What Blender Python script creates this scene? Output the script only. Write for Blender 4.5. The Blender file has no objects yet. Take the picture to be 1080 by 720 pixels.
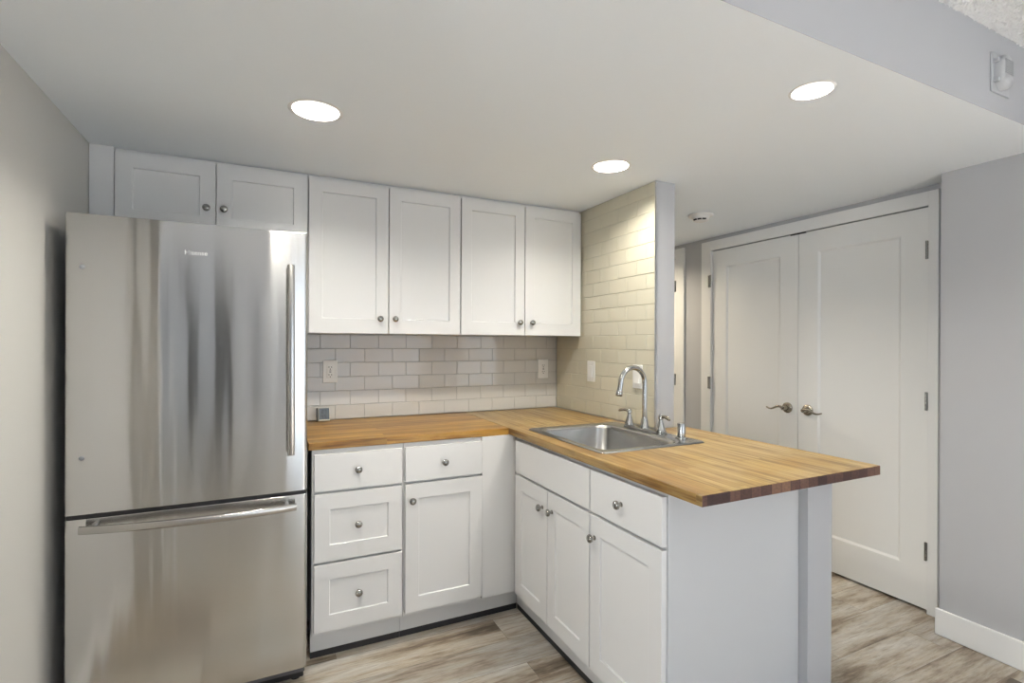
import bpy, bmesh, math, random
from mathutils import Vector, Matrix
random.seed(7)
S = bpy.context.scene
COL = S.collection

# ------------------------------------------------------------------ camera
FPX, YAW, ROLL, CY = 534.75, 0.4482, 0.0038, 363.18
fw = Vector((math.sin(YAW), math.cos(YAW), -0.0006)).normalized()
r0 = Vector((math.cos(YAW), -math.sin(YAW), 0)); u0 = r0.cross(fw)
rr = r0 * math.cos(ROLL) + u0 * math.sin(ROLL); uu = u0 * math.cos(ROLL) - r0 * math.sin(ROLL)
cd = bpy.data.cameras.new('camera'); cam = bpy.data.objects.new('camera', cd); COL.objects.link(cam)
cd.sensor_width = 36; cd.lens = FPX / 1080 * 36; cd.shift_y = (CY - 360) / 1080; cd.clip_start = 0.02
M = Matrix((rr, uu, -fw)).transposed().to_4x4(); M.translation = (0.639, -2.8169, 1.3154)
cam.matrix_world = M; S.camera = cam

# ------------------------------------------------------------------ light and exposure
S.view_settings.view_transform = 'Standard'; S.view_settings.look = 'None'
S.view_settings.exposure = 0.22; S.view_settings.gamma = 1.0; S.view_settings.use_curve_mapping = False
WINDOW_W, WINDOW_C = 9, (0.86, 0.93, 1.0)
SIDE_W, RIGHT_W = 85, 6
SUN_E = 95.0
CAN_W, CAN_C = 10.3, (1.0, 0.95, 0.85)
HALL_W, HALL_C = 17.0, (1.0, 0.86, 0.64)
W = bpy.data.worlds.new('world'); S.world = W; W.use_nodes = True
W.node_tree.nodes['Background'].inputs[0].default_value = (0.75, 0.87, 1.0, 1)
W.node_tree.nodes['Background'].inputs[1].default_value = 2.0


def area(name, loc, rot, sx, sy, power, color, spread=math.pi, shape='RECTANGLE', parent=None):
    l = bpy.data.lights.new(name, 'AREA'); l.shape = shape; l.size = sx; l.size_y = sy
    l.energy = power; l.color = color; l.spread = spread
    o = bpy.data.objects.new(name, l); COL.objects.link(o); o.rotation_euler = rot
    if parent: o.parent = parent; o.location = Vector(loc) - WL[parent]
    else: o.location = loc
    return o


area('window_daylight', (2.2, -6.42, 1.1), (math.radians(90), 0, 0), 2.1, 2.0, WINDOW_W, WINDOW_C)
area('side_window_fill', (-2.62, -4.2, 1.35), (math.radians(90), 0, math.radians(-90)), 1.6, 1.3, SIDE_W, WINDOW_C)  # fill light at the added side window, for surfaces facing left
area('right_window_fill', (3.70, -4.2, 1.35), (math.radians(90), 0, math.radians(90)), 1.6, 1.3, RIGHT_W, WINDOW_C)  # fill light at the added right window, for the left wall

sl = bpy.data.lights.new('bounce_sun', 'SUN'); sl.energy = SUN_E; sl.angle = math.radians(2); sl.color = (0.95, 0.97, 1.0)
so = bpy.data.objects.new('bounce_sun', sl); COL.objects.link(so)
so.rotation_euler = Vector((-0.72, 0.10, -0.70)).to_track_quat('-Z', 'Y').to_euler(); so.location = (8, -4, 6)  # sun added so its floor patch bounces light up to the ceiling

# ------------------------------------------------------------------ helpers
WL = {}


def link(name, data, parent=None, loc=(0, 0, 0)):
    o = bpy.data.objects.new(name, data); COL.objects.link(o)
    if parent is not None:
        o.parent = parent; WL[o] = WL[parent]
    else:
        o.location = loc; WL[o] = Vector(loc)
    return o


def thing(name, label, cat, loc, group=None, kind=None):
    o = link(name, None, None, loc); o.empty_display_size = 0.05
    return tag(o, label, cat, group, kind)


def tag(o, label, cat, group=None, kind=None):
    if label: o['label'] = label
    if cat: o['category'] = cat
    if group: o['group'] = group
    if kind: o['kind'] = kind
    return o


def obj(name, bm, mats, parent=None, bev=0, seg=2, smooth=False, loc=None, ang=40):
    """link a bmesh written in world coordinates as one mesh object"""
    base = WL[parent] if parent is not None else Vector(loc or (0, 0, 0))
    me = bpy.data.meshes.new(name)
    bmesh.ops.recalc_face_normals(bm, faces=bm.faces[:])
    bmesh.ops.translate(bm, verts=bm.verts[:], vec=-base)
    bm.to_mesh(me); bm.free()
    for m in (mats if isinstance(mats, (list, tuple)) else [mats]): me.materials.append(m)
    if smooth:
        for p in me.polygons: p.use_smooth = True
        try: me.set_sharp_from_angle(angle=math.radians(ang))
        except Exception: pass
    o = link(name, me, parent, base)
    if bev:
        b = o.modifiers.new('bevel', 'BEVEL'); b.width = bev; b.segments = seg; b.limit_method = 'ANGLE'
        b.angle_limit = math.radians(35)
    return o


def struct(name, bm, m, label, cat, bev=0, smooth=False):
    o = obj(name, bm, m, bev=bev, smooth=smooth); return tag(o, label, cat, kind='structure')


def B(): return bmesh.new()


def box(bm, x0, x1, y0, y1, z0, z1, mi=0):
    vs = [bm.verts.new((x, y, z)) for x in (x0, x1) for y in (y0, y1) for z in (z0, z1)]
    for f in ((0, 1, 3, 2), (4, 6, 7, 5), (0, 4, 5, 1), (2, 3, 7, 6), (0, 2, 6, 4), (1, 5, 7, 3)):
        bm.faces.new([vs[i] for i in f]).material_index = mi
    return vs


def bx(*a):
    bm = B(); box(bm, *a); return bm


def frame_axes(axis):
    a = Vector(axis).normalized()
    t = Vector((0, 0, 1)) if abs(a.z) < 0.9 else Vector((1, 0, 0))
    u = a.cross(t).normalized(); return a, u, a.cross(u)


def lathe(bm, c, axis, prof, n=24, mi=0, cap=True):
    """profile = [(distance along axis, radius)]"""
    a, u, v = frame_axes(axis); c = Vector(c); rings = []
    for d, r in prof:
        rings.append([bm.verts.new(c + a * d + (u * math.cos(t) + v * math.sin(t)) * max(r, 1e-5))
                      for t in [2 * math.pi * k / n for k in range(n)]])
    for A, Bq in zip(rings, rings[1:]):
        for k in range(n):
            bm.faces.new((A[k], A[(k + 1) % n], Bq[(k + 1) % n], Bq[k])).material_index = mi
    if cap:
        bm.faces.new(rings[0]).material_index = mi; bm.faces.new(rings[-1]).material_index = mi
    return bm


def tube(bm, pts, radii, n=14, flat=None, cap=True):
    pts = [Vector(p) for p in pts]
    if not isinstance(radii, (list, tuple)): radii = [radii] * len(pts)
    rings = []; pu = None
    for i, p in enumerate(pts):
        d = (pts[min(i + 1, len(pts) - 1)] - pts[max(i - 1, 0)]).normalized()
        if pu is None: _, pu, _ = frame_axes(d)
        pu = (pu - d * pu.dot(d)).normalized(); pv = d.cross(pu)
        s = flat or (1, 1)
        rings.append([bm.verts.new(p + (pu * math.cos(t) * s[0] + pv * math.sin(t) * s[1]) * radii[i])
                      for t in [2 * math.pi * k / n for k in range(n)]])
    for A, Bq in zip(rings, rings[1:]):
        for k in range(n): bm.faces.new((A[k], A[(k + 1) % n], Bq[(k + 1) % n], Bq[k]))
    if cap: bm.faces.new(rings[0]); bm.faces.new(rings[-1])
    return bm


def panel_bm(o, u, n, w, h, t, l=0.058, r=0.058, top=0.064, bot=0.07, rec=0.007, slope=0.0015):
    """a shaker front: o = lower left corner of the FRONT face, u = across, n = outward normal"""
    o, u, n = Vector(o), Vector(u), Vector(n); z = Vector((0, 0, 1)); bm = B()
    def ring(a, b, c, d, k): return [bm.verts.new(o + u * x + z * y - n * k) for x, y in ((a, c), (b, c), (b, d), (a, d))]
    back = ring(0, w, 0, h, t); fr = ring(0, w, 0, h, 0)
    inn = ring(l, w - r, bot, h - top, 0); dp = ring(l + slope, w - r - slope, bot + slope, h - top - slope, rec)
    bm.faces.new(back); bm.faces.new(dp)
    for A, Bq in ((back, fr), (fr, inn), (inn, dp)):
        for k in range(4): bm.faces.new((A[k], A[(k + 1) % 4], Bq[(k + 1) % 4], Bq[k]))
    return bm


def slab_bm(o, u, n, w, h, t):
    o, u, n = Vector(o), Vector(u), Vector(n); z = Vector((0, 0, 1)); bm = B()
    vs = [bm.verts.new(o + u * x + z * y - n * k) for x in (0, w) for y in (0, h) for k in (0, t)]
    for f in ((0, 1, 3, 2), (4, 6, 7, 5), (0, 4, 5, 1), (2, 3, 7, 6), (0, 2, 6, 4), (1, 5, 7, 3)):
        bm.faces.new([vs[i] for i in f])
    return bm


# ------------------------------------------------------------------ materials
def mat(name, color=(0.8, 0.8, 0.8), rough=0.5, metal=0.0, spec=0.5):
    m = bpy.data.materials.new(name); m.use_nodes = True
    b = m.node_tree.nodes['Principled BSDF']
    b.inputs['Base Color'].default_value = (*color, 1); b.inputs['Roughness'].default_value = rough
    b.inputs['Metallic'].default_value = metal; b.inputs['Specular IOR Level'].default_value = spec
    return m


class NT:
    def __init__(s, m): s.t = m.node_tree; s.p = s.t.nodes['Principled BSDF']
    def n(s, typ, **kw):
        x = s.t.nodes.new(typ)
        for k, v in kw.items():
            if k.startswith('i_'):
                key = k[2:]; key = int(key) if key.isdigit() else key.replace('_', ' ')
                x.inputs[key].default_value = v
            else: setattr(x, k, v)
        return x
    def l(s, a, b): s.t.links.new(a, b)
    def coords(s, scale=(1, 1, 1), rot=(0, 0, 0), loc=(0, 0, 0)):
        c = s.n('ShaderNodeTexCoord'); mp = s.n('ShaderNodeMapping')
        mp.inputs['Scale'].default_value = scale; mp.inputs['Rotation'].default_value = rot
        mp.inputs['Location'].default_value = loc
        s.l(c.outputs['Object'], mp.inputs['Vector']); return mp.outputs['Vector']
    def noise(s, vec, scale, detail=3, rough=0.55):
        x = s.n('ShaderNodeTexNoise'); x.inputs['Scale'].default_value = scale
        x.inputs['Detail'].default_value = detail; x.inputs['Roughness'].default_value = rough
        s.l(vec, x.inputs['Vector']); return x.outputs['Fac']
    def ramp(s, fac, stops):
        x = s.n('ShaderNodeValToRGB'); e = x.color_ramp.elements
        while len(e) < len(stops): e.new(0.5)
        for q, (p, c) in zip(e, stops): q.position = p; q.color = (*c, 1)
        s.l(fac, x.inputs['Fac']); return x.outputs['Color']
    def mix(s, a, b, fac, blend='MIX'):
        x = s.n('ShaderNodeMix'); x.data_type = 'RGBA'; x.blend_type = blend
        for sock, v in ((x.inputs[0], fac), (x.inputs[6], a), (x.inputs[7], b)):
            if hasattr(v, 'links') or hasattr(v, 'is_linked'): s.l(v, sock)
            else: sock.default_value = v if isinstance(v, float) else (*v, 1)
        return x.outputs[2]
    def bump(s, h, strength=0.2, dist=0.002):
        x = s.n('ShaderNodeBump'); x.inputs['Strength'].default_value = strength
        x.inputs['Distance'].default_value = dist
        s.l(h, x.inputs['Height']); s.l(x.outputs['Normal'], s.p.inputs['Normal'])


def paint(name, color, rough=0.55, scale=90, strength=0.06):
    m = mat(name, color, rough); t = NT(m)
    t.bump(t.noise(t.coords(), scale, 4), strength, 0.002); return m


PAINT = paint('grey_wall_paint', (0.47, 0.475, 0.492), 0.6)
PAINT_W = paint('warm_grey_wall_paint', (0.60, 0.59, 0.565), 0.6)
CEIL = paint('white_ceiling_paint', (0.87, 0.915, 0.96), 0.7, 60, 0.08)
TRIM = paint('white_trim_paint', (0.80, 0.80, 0.79), 0.4, 30, 0.02)
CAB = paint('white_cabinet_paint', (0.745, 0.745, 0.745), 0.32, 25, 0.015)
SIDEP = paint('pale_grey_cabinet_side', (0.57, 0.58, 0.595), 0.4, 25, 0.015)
DOORP = paint('white_door_paint', (0.82, 0.82, 0.805), 0.32, 30, 0.02)
GROUT = paint('grey_grout', (0.40, 0.40, 0.39), 0.8, 200, 0.1)
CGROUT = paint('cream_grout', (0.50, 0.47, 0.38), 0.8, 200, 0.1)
PLASTIC = mat('white_plastic', (0.80, 0.80, 0.78), 0.35)
PLAST_G = mat('grey_plastic', (0.33, 0.34, 0.35), 0.4)
DARK = mat('dark_plastic', (0.02, 0.02, 0.022), 0.4)
BLACKB = mat('black_toe_shadow', (0.025, 0.025, 0.028), 0.5)  # solid black painted in for the shaded gap under the toe boards
NICKEL = mat('satin_nickel', (0.38, 0.37, 0.35), 0.2, 1.0)
CHROME = mat('chrome', (0.50, 0.50, 0.49), 0.16, 1.0)
BRONZE = mat('antique_nickel', (0.40, 0.36, 0.30), 0.2, 1.0)
CASE = mat('dark_grey_case', (0.10, 0.10, 0.11), 0.45)
LOGO = mat('silver_logo', (0.85, 0.85, 0.85), 0.35, 0.6)

POP = mat('popcorn_ceiling_texture', (0.78, 0.78, 0.775), 0.9)

CERAMIC = mat('white_glazed_tile', (0.61, 0.60, 0.575), 0.07)
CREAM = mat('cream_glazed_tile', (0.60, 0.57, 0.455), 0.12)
for m_ in (CERAMIC, CREAM): t = NT(m_); t.bump(t.noise(t.coords(), 14, 2), 0.12, 0.004)

# brushed stainless door skin: vertical brushing, faint waves in the sheet
STEEL = mat('brushed_stainless_steel', (0.61, 0.605, 0.595), 0.16, 1.0); t = NT(STEEL)
t.p.inputs['Anisotropic'].default_value = 0.93; t.p.inputs['Anisotropic Rotation'].default_value = 0.25
tg = t.n('ShaderNodeTangent', direction_type='RADIAL', axis='Z'); t.l(tg.outputs[0], t.p.inputs['Tangent'])
h2 = t.noise(t.coords((8, 1, 0.8)), 1.0, 1)
h3 = t.noise(t.coords((30, 1, 1.6)), 1.0, 1)
mm = t.n('ShaderNodeMath', operation='MULTIPLY_ADD'); t.l(h3, mm.inputs[0]); mm.inputs[1].default_value = 0.07; t.l(h2, mm.inputs[2])
t.bump(mm.outputs[0], 0.75, 0.008)
HANDLE = mat('satin_steel_handle', (0.47, 0.455, 0.435), 0.25, 1.0)
SINKM = mat('stainless_sink', (0.47, 0.465, 0.45), 0.26, 1.0); t = NT(SINKM)
t.bump(t.noise(t.coords((6, 200, 60)), 1.0, 3), 0.05, 0.002)


def butcher(name, along, stops, stave=0.042, length=0.6):
    """edge-glued staves running along X or Y"""
    m = mat(name, (0.6, 0.4, 0.2), 0.34); t = NT(m)
    xx = along == 'x'
    v = t.coords((1, 1, 1), (0, 0, 0) if xx else (0, 0, math.radians(90)))
    b = t.n('ShaderNodeTexBrick', offset=0.37, offset_frequency=2, squash=1.0)
    for k, val in (('Scale', 1.0), ('Mortar Size', 0.0004), ('Mortar Smooth', 0.4), ('Bias', 0.0), ('Brick Width', length), ('Row Height', stave)):
        b.inputs[k].default_value = val
    b.inputs['Color1'].default_value = (0, 0, 0, 1); b.inputs['Color2'].default_value = (1, 1, 1, 1); b.inputs['Mortar'].default_value = (0.3, 0.3, 0.3, 1)
    t.l(v, b.inputs['Vector'])
    base = t.ramp(b.outputs['Color'], stops)
    off = t.n('ShaderNodeVectorMath', operation='MULTIPLY_ADD'); t.l(b.outputs['Color'], off.inputs[0])
    off.inputs[1].default_value = (9, 5, 3); t.l(v, off.inputs[2])
    def ns(scale, detail, rough):
        x = t.n('ShaderNodeVectorMath', operation='MULTIPLY'); t.l(off.outputs[0], x.inputs[0]); x.inputs[1].default_value = scale
        return t.noise(x.outputs[0], 1.0, detail, rough)
    gr = ns((5, 130, 130), 5, 0.65)
    grain = t.ramp(gr, [(0.32, (0.66, 0.58, 0.48)), (0.52, (1, 1, 1)), (0.70, (1.14, 1.12, 1.08))])
    streak = t.ramp(ns((2.4, 38, 38), 5, 0.6), [(0.37, (0.42, 0.30, 0.18)), (0.44, (0.78, 0.68, 0.55)), (0.50, (1, 1, 1)), (0.63, (1.16, 1.14, 1.08))])
    oil = t.ramp(t.noise(t.coords((5, 7, 5)), 1.0, 3), [(0.38, (0.92, 0.82, 0.58)), (0.50, (1.0, 1.0, 1.0)), (0.62, (1.04, 1.02, 1.12))])
    col = t.mix(base, grain, 0.9, 'MULTIPLY'); col = t.mix(col, streak, 0.85, 'MULTIPLY'); col = t.mix(col, oil, 0.8, 'MULTIPLY')
    t.l(col, t.p.inputs['Base Color'])
    t.bump(gr, 0.05, 0.001); return m


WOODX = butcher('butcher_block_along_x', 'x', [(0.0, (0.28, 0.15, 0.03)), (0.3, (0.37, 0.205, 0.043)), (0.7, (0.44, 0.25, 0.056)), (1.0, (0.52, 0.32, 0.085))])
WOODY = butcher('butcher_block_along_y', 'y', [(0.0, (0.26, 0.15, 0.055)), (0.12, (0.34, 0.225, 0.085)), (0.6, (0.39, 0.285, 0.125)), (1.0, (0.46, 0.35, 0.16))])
ENDG = mat('butcher_block_end_grain', (0.2, 0.1, 0.06), 0.4); t = NT(ENDG)
b = t.n('ShaderNodeTexBrick', offset=0.0)
for k, val in (('Scale', 1.0), ('Mortar Size', 0.0012), ('Mortar Smooth', 0.3), ('Brick Width', 0.042), ('Row Height', 5.0)): b.inputs[k].default_value = val
b.inputs['Color1'].default_value = (0, 0, 0, 1); b.inputs['Color2'].default_value = (1, 1, 1, 1); b.inputs['Mortar'].default_value = (0.1, 0.1, 0.1, 1)
t.l(t.coords(), b.inputs['Vector'])
c1 = t.ramp(b.outputs['Color'], [(0.0, (0.035, 0.013, 0.012)), (0.4, (0.07, 0.03, 0.022)), (0.75, (0.13, 0.065, 0.045)), (1.0, (0.22, 0.12, 0.07))])
sp = t.ramp(t.noise(t.coords((90, 90, 160)), 1.0, 4), [(0.3, (0.55, 0.5, 0.5)), (0.6, (1.15, 1.1, 1.1))])
t.l(t.mix(c1, sp, 0.7, 'MULTIPLY'), t.p.inputs['Base Color'])

# vinyl plank floor, planks along X
FLOOR = mat('greige_vinyl_planks', (0.3, 0.25, 0.2), 0.42); t = NT(FLOOR)
b = t.n('ShaderNodeTexBrick', offset=0.41, offset_frequency=2)
for k, val in (('Scale', 1.0), ('Mortar Size', 0.0008), ('Mortar Smooth', 0.3), ('Brick Width', 1.2), ('Row Height', 0.18)): b.inputs[k].default_value = val
b.inputs['Color1'].default_value = (0, 0, 0, 1); b.inputs['Color2'].default_value = (1, 1, 1, 1); b.inputs['Mortar'].default_value = (0.2, 0.2, 0.2, 1)
t.l(t.coords(loc=(0.3, 0.055, 0)), b.inputs['Vector'])
off = t.n('ShaderNodeVectorMath', operation='MULTIPLY_ADD'); t.l(b.outputs['Color'], off.inputs[0])
off.inputs[1].default_value = (7, 13, 0)
cc = t.coords((1, 1, 1)); t.l(cc, off.inputs[2])
def sc(v, s):
    x = t.n('ShaderNodeVectorMath', operation='MULTIPLY'); t.l(v, x.inputs[0]); x.inputs[1].default_value = s; return x.outputs[0]
n1 = t.noise(sc(off.outputs[0], (1.3, 8, 1)), 1.0, 8, 0.66)
n2 = t.noise(sc(off.outputs[0], (9, 75, 1)), 1.0, 7, 0.75)
base = t.ramp(n1, [(0.36, (0.105, 0.08, 0.058)), (0.43, (0.25, 0.20, 0.15)), (0.50, (0.42, 0.37, 0.305)), (0.58, (0.49, 0.47, 0.435)), (0.68, (0.61, 0.61, 0.595))])
tint = t.ramp(b.outputs['Color'], [(0.0, (0.78, 0.77, 0.77)), (0.5, (0.98, 0.97, 0.95)), (1.0, (1.12, 1.09, 1.04))])
fine = t.ramp(n2, [(0.34, (0.62, 0.59, 0.56)), (0.48, (1, 1, 1)), (0.66, (1.25, 1.25, 1.25))])
col = t.mix(t.mix(base, tint, 1.0, 'MULTIPLY'), fine, 0.8, 'MULTIPLY')
seam = t.mix(col, (0.13, 0.11, 0.095), b.outputs['Fac']); t.l(seam, t.p.inputs['Base Color'])
t.bump(n2, 0.12, 0.002)


def emit(name, color, strength):
    m = mat(name, color); p = m.node_tree.nodes['Principled BSDF']
    p.inputs['Emission Color'].default_value = (*color, 1); p.inputs['Emission Strength'].default_value = strength
    return m


LENS = emit('lit_lamp_lens', (1.0, 0.93, 0.82), 6.0)
REFLECT = mat('white_can_reflector', (0.9, 0.9, 0.88), 0.35)
GLASS = bpy.data.materials.new('window_glass'); GLASS.use_nodes = True
nt = GLASS.node_tree; nt.nodes.clear()
o_ = nt.nodes.new('ShaderNodeOutputMaterial'); mx = nt.nodes.new('ShaderNodeMixShader'); tr = nt.nodes.new('ShaderNodeBsdfTransparent'); gl = nt.nodes.new('ShaderNodeBsdfGlossy')
gl.inputs['Roughness'].default_value = 0.02; mx.inputs[0].default_value = 0.06
nt.links.new(tr.outputs[0], mx.inputs[1]); nt.links.new(gl.outputs[0], mx.inputs[2]); nt.links.new(mx.outputs[0], o_.inputs[0])

# ------------------------------------------------------------------ setting
ZC, ZL, YS, YF = 2.1016, 2.378, -1.979, -6.2
XL2, XT, XC, XR = -2.4, 2.306, 3.57, 3.406
struct('floor', bx(XL2 - 0.2, 4.6, YF - 0.2, 1.8, -0.1, 0), FLOOR, 'greige wood look vinyl plank floor', 'floor')
struct('wall_back', bx(-0.12, XT + 0.008, 0.0, 0.12, 0, ZC + 0.4), PAINT, 'kitchen back wall behind cabinets and subway tile', 'wall')
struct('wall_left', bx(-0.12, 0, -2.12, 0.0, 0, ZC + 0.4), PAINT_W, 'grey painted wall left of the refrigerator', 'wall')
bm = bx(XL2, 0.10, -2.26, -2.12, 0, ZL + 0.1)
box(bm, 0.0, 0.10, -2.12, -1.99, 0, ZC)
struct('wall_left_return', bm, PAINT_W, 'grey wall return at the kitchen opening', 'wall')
bm = bx(XT + 0.008, 2.428, -0.926, 1.6, 0, ZC)
struct('wall_partition', bm, PAINT, 'grey full height partition end beside the sink', 'wall')
struct('wall_peninsula', bx(XT, 2.436, -1.693, -0.928, 0, 0.881), PAINT, 'grey half wall end under the overhanging wood counter', 'wall')
bm = B()
for y0, y1, z0, z1 in ((-0.10, 0.252, 0, ZC + 0.2), (-1.70, -1.462, 0, ZC + 0.2), (-1.462, -0.10, 2.006, ZC + 0.2), (0.252, 1.0, 2.0, ZC + 0.2), (1.0, 1.7, 0, ZC + 0.2)):
    box(bm, XC, XC + 0.12, y0, y1, z0, z1)
box(bm, XC + 0.13, XC + 0.2, -1.7, 1.7, 0, ZC + 0.2)
struct('wall_closet', bm, PAINT, 'grey wall around the white double closet doors', 'wall')
bm = B()
for y0, y1, z0, z1 in ((YF, -4.9, 0, ZL + 0.1), (-3.5, -1.579, 0, ZL + 0.1), (-4.9, -3.5, 0, 0.7), (-4.9, -3.5, 2.0, ZL + 0.1)): box(bm, XR, XR + 0.16, y0, y1, z0, z1)
struct('wall_right', bm, PAINT, 'grey wall at the right edge with white baseboard', 'wall')
struct('wall_hall', bx(2.3, 3.8, 1.6, 1.72, 0, ZC + 0.1), PAINT, 'end wall of the hall', 'wall')
# far side of the living room, with the sliding glass door
bm = B()
for x0, x1, z0, z1 in ((XL2, 1.15, 0, ZL), (3.25, XR, 0, ZL), (1.15, 3.25, 2.1, ZL)): box(bm, x0, x1, YF - 0.14, YF, z0, z1)
struct('wall_far', bm, PAINT, 'living room wall around the sliding glass door', 'wall')
bm = B()
for y0, y1, z0, z1 in ((YF, -4.9, 0, ZL), (-3.5, -2.2, 0, ZL), (-4.9, -3.5, 0, 0.7), (-4.9, -3.5, 2.0, ZL)): box(bm, XL2 - 0.14, XL2, y0, y1, z0, z1)
struct('wall_living', bm, PAINT, 'living room side wall around an added window', 'wall')


def holes_plane(x0, x1, y0, y1, z, circles, n=40):
    bm = B(); edges = []
    vs = [bm.verts.new((x, y, z)) for x, y in ((x0, y0), (x1, y0), (x1, y1), (x0, y1))]
    edges += [bm.edges.new((vs[i], vs[(i + 1) % 4])) for i in range(4)]
    for cx, cy, r in circles:
        c = [bm.verts.new((cx + r * math.cos(2 * math.pi * k / n), cy + r * math.sin(2 * math.pi * k / n), z)) for k in range(n)]
        edges += [bm.edges.new((c[k], c[(k + 1) % n])) for k in range(n)]
    bmesh.ops.triangle_fill(bm, use_beauty=True, edges=edges, normal=(0, 0, -1))
    return bm


def can_k(x, y): return 0.74 if y < -1.5 and x > 1.5 else 1.0


CANS = [(0.782, -0.982, 'round recessed ceiling light in front of the short wall cabinet'),
        (2.0, -0.988, 'round recessed ceiling light above the sink beside the tiled wall'),
        (2.15, -1.806, 'small round recessed ceiling light above the peninsula end, nearest the motion sensor'),
        (0.74, -1.806, 'round recessed ceiling light by the soffit, ahead of the refrigerator'),
        (2.99, 0.62, 'added unseen recessed ceiling light in the hall behind the partition')]  # unseen hall light added to brighten the closet doors and hall wall
bm = holes_plane(-0.1, XC + 0.12, YS, 1.7, ZC, [(x, y, 0.074 * can_k(x, y)) for x, y, _ in CANS])
struct('ceiling', bm, CEIL, 'smooth white dropped kitchen ceiling', 'ceiling')
struct('wall_soffit', bx(-0.1, XR, YS, YS + 0.02, ZC + 0.0006, ZL), PAINT, 'grey soffit face dropping from the textured ceiling', 'soffit')
struct('ceiling_void', bx(-0.1, XC + 0.2, YS + 0.02, 1.8, ZC + 0.4, ZC + 0.45), CEIL, 'slab above the dropped ceiling', 'ceiling')
# popcorn ceiling: dense bumpy grid where it is seen, flat beyond
bm = B(); nx, ny, gx0, gx1, gy0, gy1 = 300, 120, 2.2, XR, -2.5, YS
G = [[bm.verts.new((gx0 + (gx1 - gx0) * i / nx, gy0 + (gy1 - gy0) * j / ny,
                    ZL - (0 if i in (0, nx) or j in (0,) else random.random() ** 2 * 0.007))) for j in range(ny + 1)] for i in range(nx + 1)]
for i in range(nx):
    for j in range(ny): bm.faces.new((G[i][j], G[i + 1][j], G[i + 1][j + 1], G[i][j + 1]))
for x0, x1, y0, y1 in ((XL2, gx0, YF, YS), (gx0, XR, YF, gy0)):
    bm.faces.new([bm.verts.new(p) for p in ((x0, y0, ZL), (x1, y0, ZL), (x1, y1, ZL), (x0, y1, ZL))])
struct('ceiling_living', bm, POP, 'white popcorn textured ceiling above the soffit', 'ceiling', smooth=False)

# baseboards
BB = 0.118
struct('baseboard_right', bx(XR - 0.015, XR, YF, -1.566, 0, BB), TRIM, 'white baseboard along the grey right wall', 'baseboard', bev=0.004)
struct('baseboard_left', bx(0, 0.014, -1.99, -0.02, 0, BB), TRIM, 'white baseboard along the wall left of the refrigerator', 'baseboard', bev=0.004)
struct('baseboard_hall', bx(XC - 0.013, XC, -0.014, 0.162, 0, BB), TRIM, 'white baseboard between hall door and closet', 'baseboard', bev=0.003)


# subway tile: each tile a slightly tilted glazed brick on a grout bed
def tiles(name, place, length, zs, ztop, first, label, glaze, row=0.0745, tl=0.150):
    bm = B(); g = 0.0012
    r = 0; z = zs
    while z < ztop - 0.004:
        z1 = min(z + row, ztop); s = first + (tl / 2 if r % 2 else 0)
        while s > 0: s -= tl
        while s < length:
            a, b_ = max(s, 0) + g, min(s + tl, length) - g
            if b_ - a > 0.006:
                rx, rz = random.gauss(0, 0.004), random.gauss(0, 0.004); d0 = 0.0065
                q = []
                for dz, ins in ((0.0, 0.0), (d0 - 0.0012, 0.0), (d0, 0.0014)):
                    q.append([bm.verts.new(place(p, zz, dz + ((p - (a + b_) / 2) * rx + (zz - (z + z1) / 2) * rz if dz else 0)))
                              for p, zz in ((a + ins, z + g + ins), (b_ - ins, z + g + ins), (b_ - ins, z1 - g - ins), (a + ins, z1 - g - ins))])
                for A, C in zip(q, q[1:]):
                    for k in range(4): bm.faces.new((A[k], A[(k + 1) % 4], C[(k + 1) % 4], C[k]))
                bm.faces.new(q[-1])
            s += tl
        z += row; r += 1
    c = [place(p, zz, d) for p, zz in ((0, zs), (length, zs), (length, ztop), (0, ztop)) for d in (0.0001, 0.0045)]
    vs = [bm.verts.new(x) for x in c]
    for f in ((0, 2, 4, 6), (1, 3, 5, 7), (0, 1, 3, 2), (2, 3, 5, 4), (4, 5, 7, 6), (6, 7, 1, 0)):
        bm.faces.new([vs[i] for i in f]).material_index = 1
    o = obj(name, bm, [glaze, GROUT if glaze is CERAMIC else CGROUT]); return tag(o, label, 'tile', kind='structure')


tiles('wall_back_tile', lambda p, z, d: (0.80 + p, -d, z), XT - 0.80, 0.9165, 1.38, 0.958 - 0.80, 'white glossy subway tile backsplash under the wall cabinets', CERAMIC)
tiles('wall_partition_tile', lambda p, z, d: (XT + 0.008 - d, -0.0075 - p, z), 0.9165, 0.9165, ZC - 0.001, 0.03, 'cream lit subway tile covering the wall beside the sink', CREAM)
struct('trim_tile_edge', bx(XT - 0.001, XT + 0.009, -0.929, -0.9245, 0.9165, ZC), mat('metal_tile_edge', (0.6, 0.6, 0.6), 0.3, 1.0), 'thin metal edge strip finishing the tiled wall', 'trim')

# closet doors with casing
CY0, CY1, CY2 = -0.103, -0.7715, -1.456
bm = B()
box(bm, XC - 0.016, XC, -0.103, -0.015, 0, 2.074); box(bm, XC - 0.016, XC, -1.5025, -1.459, 0, 2.074); box(bm, XC - 0.016, XC, -1.459, -0.103, 2.004, 2.074)
for y0, y1 in ((-0.103, -0.100), (-1.462, -1.459)): box(bm, XC, XC + 0.1, y0, y1, 0, 2.004)
struct('trim_closet_casing', bm, TRIM, 'white casing around the double closet doors', 'trim', bev=0.003)


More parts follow.
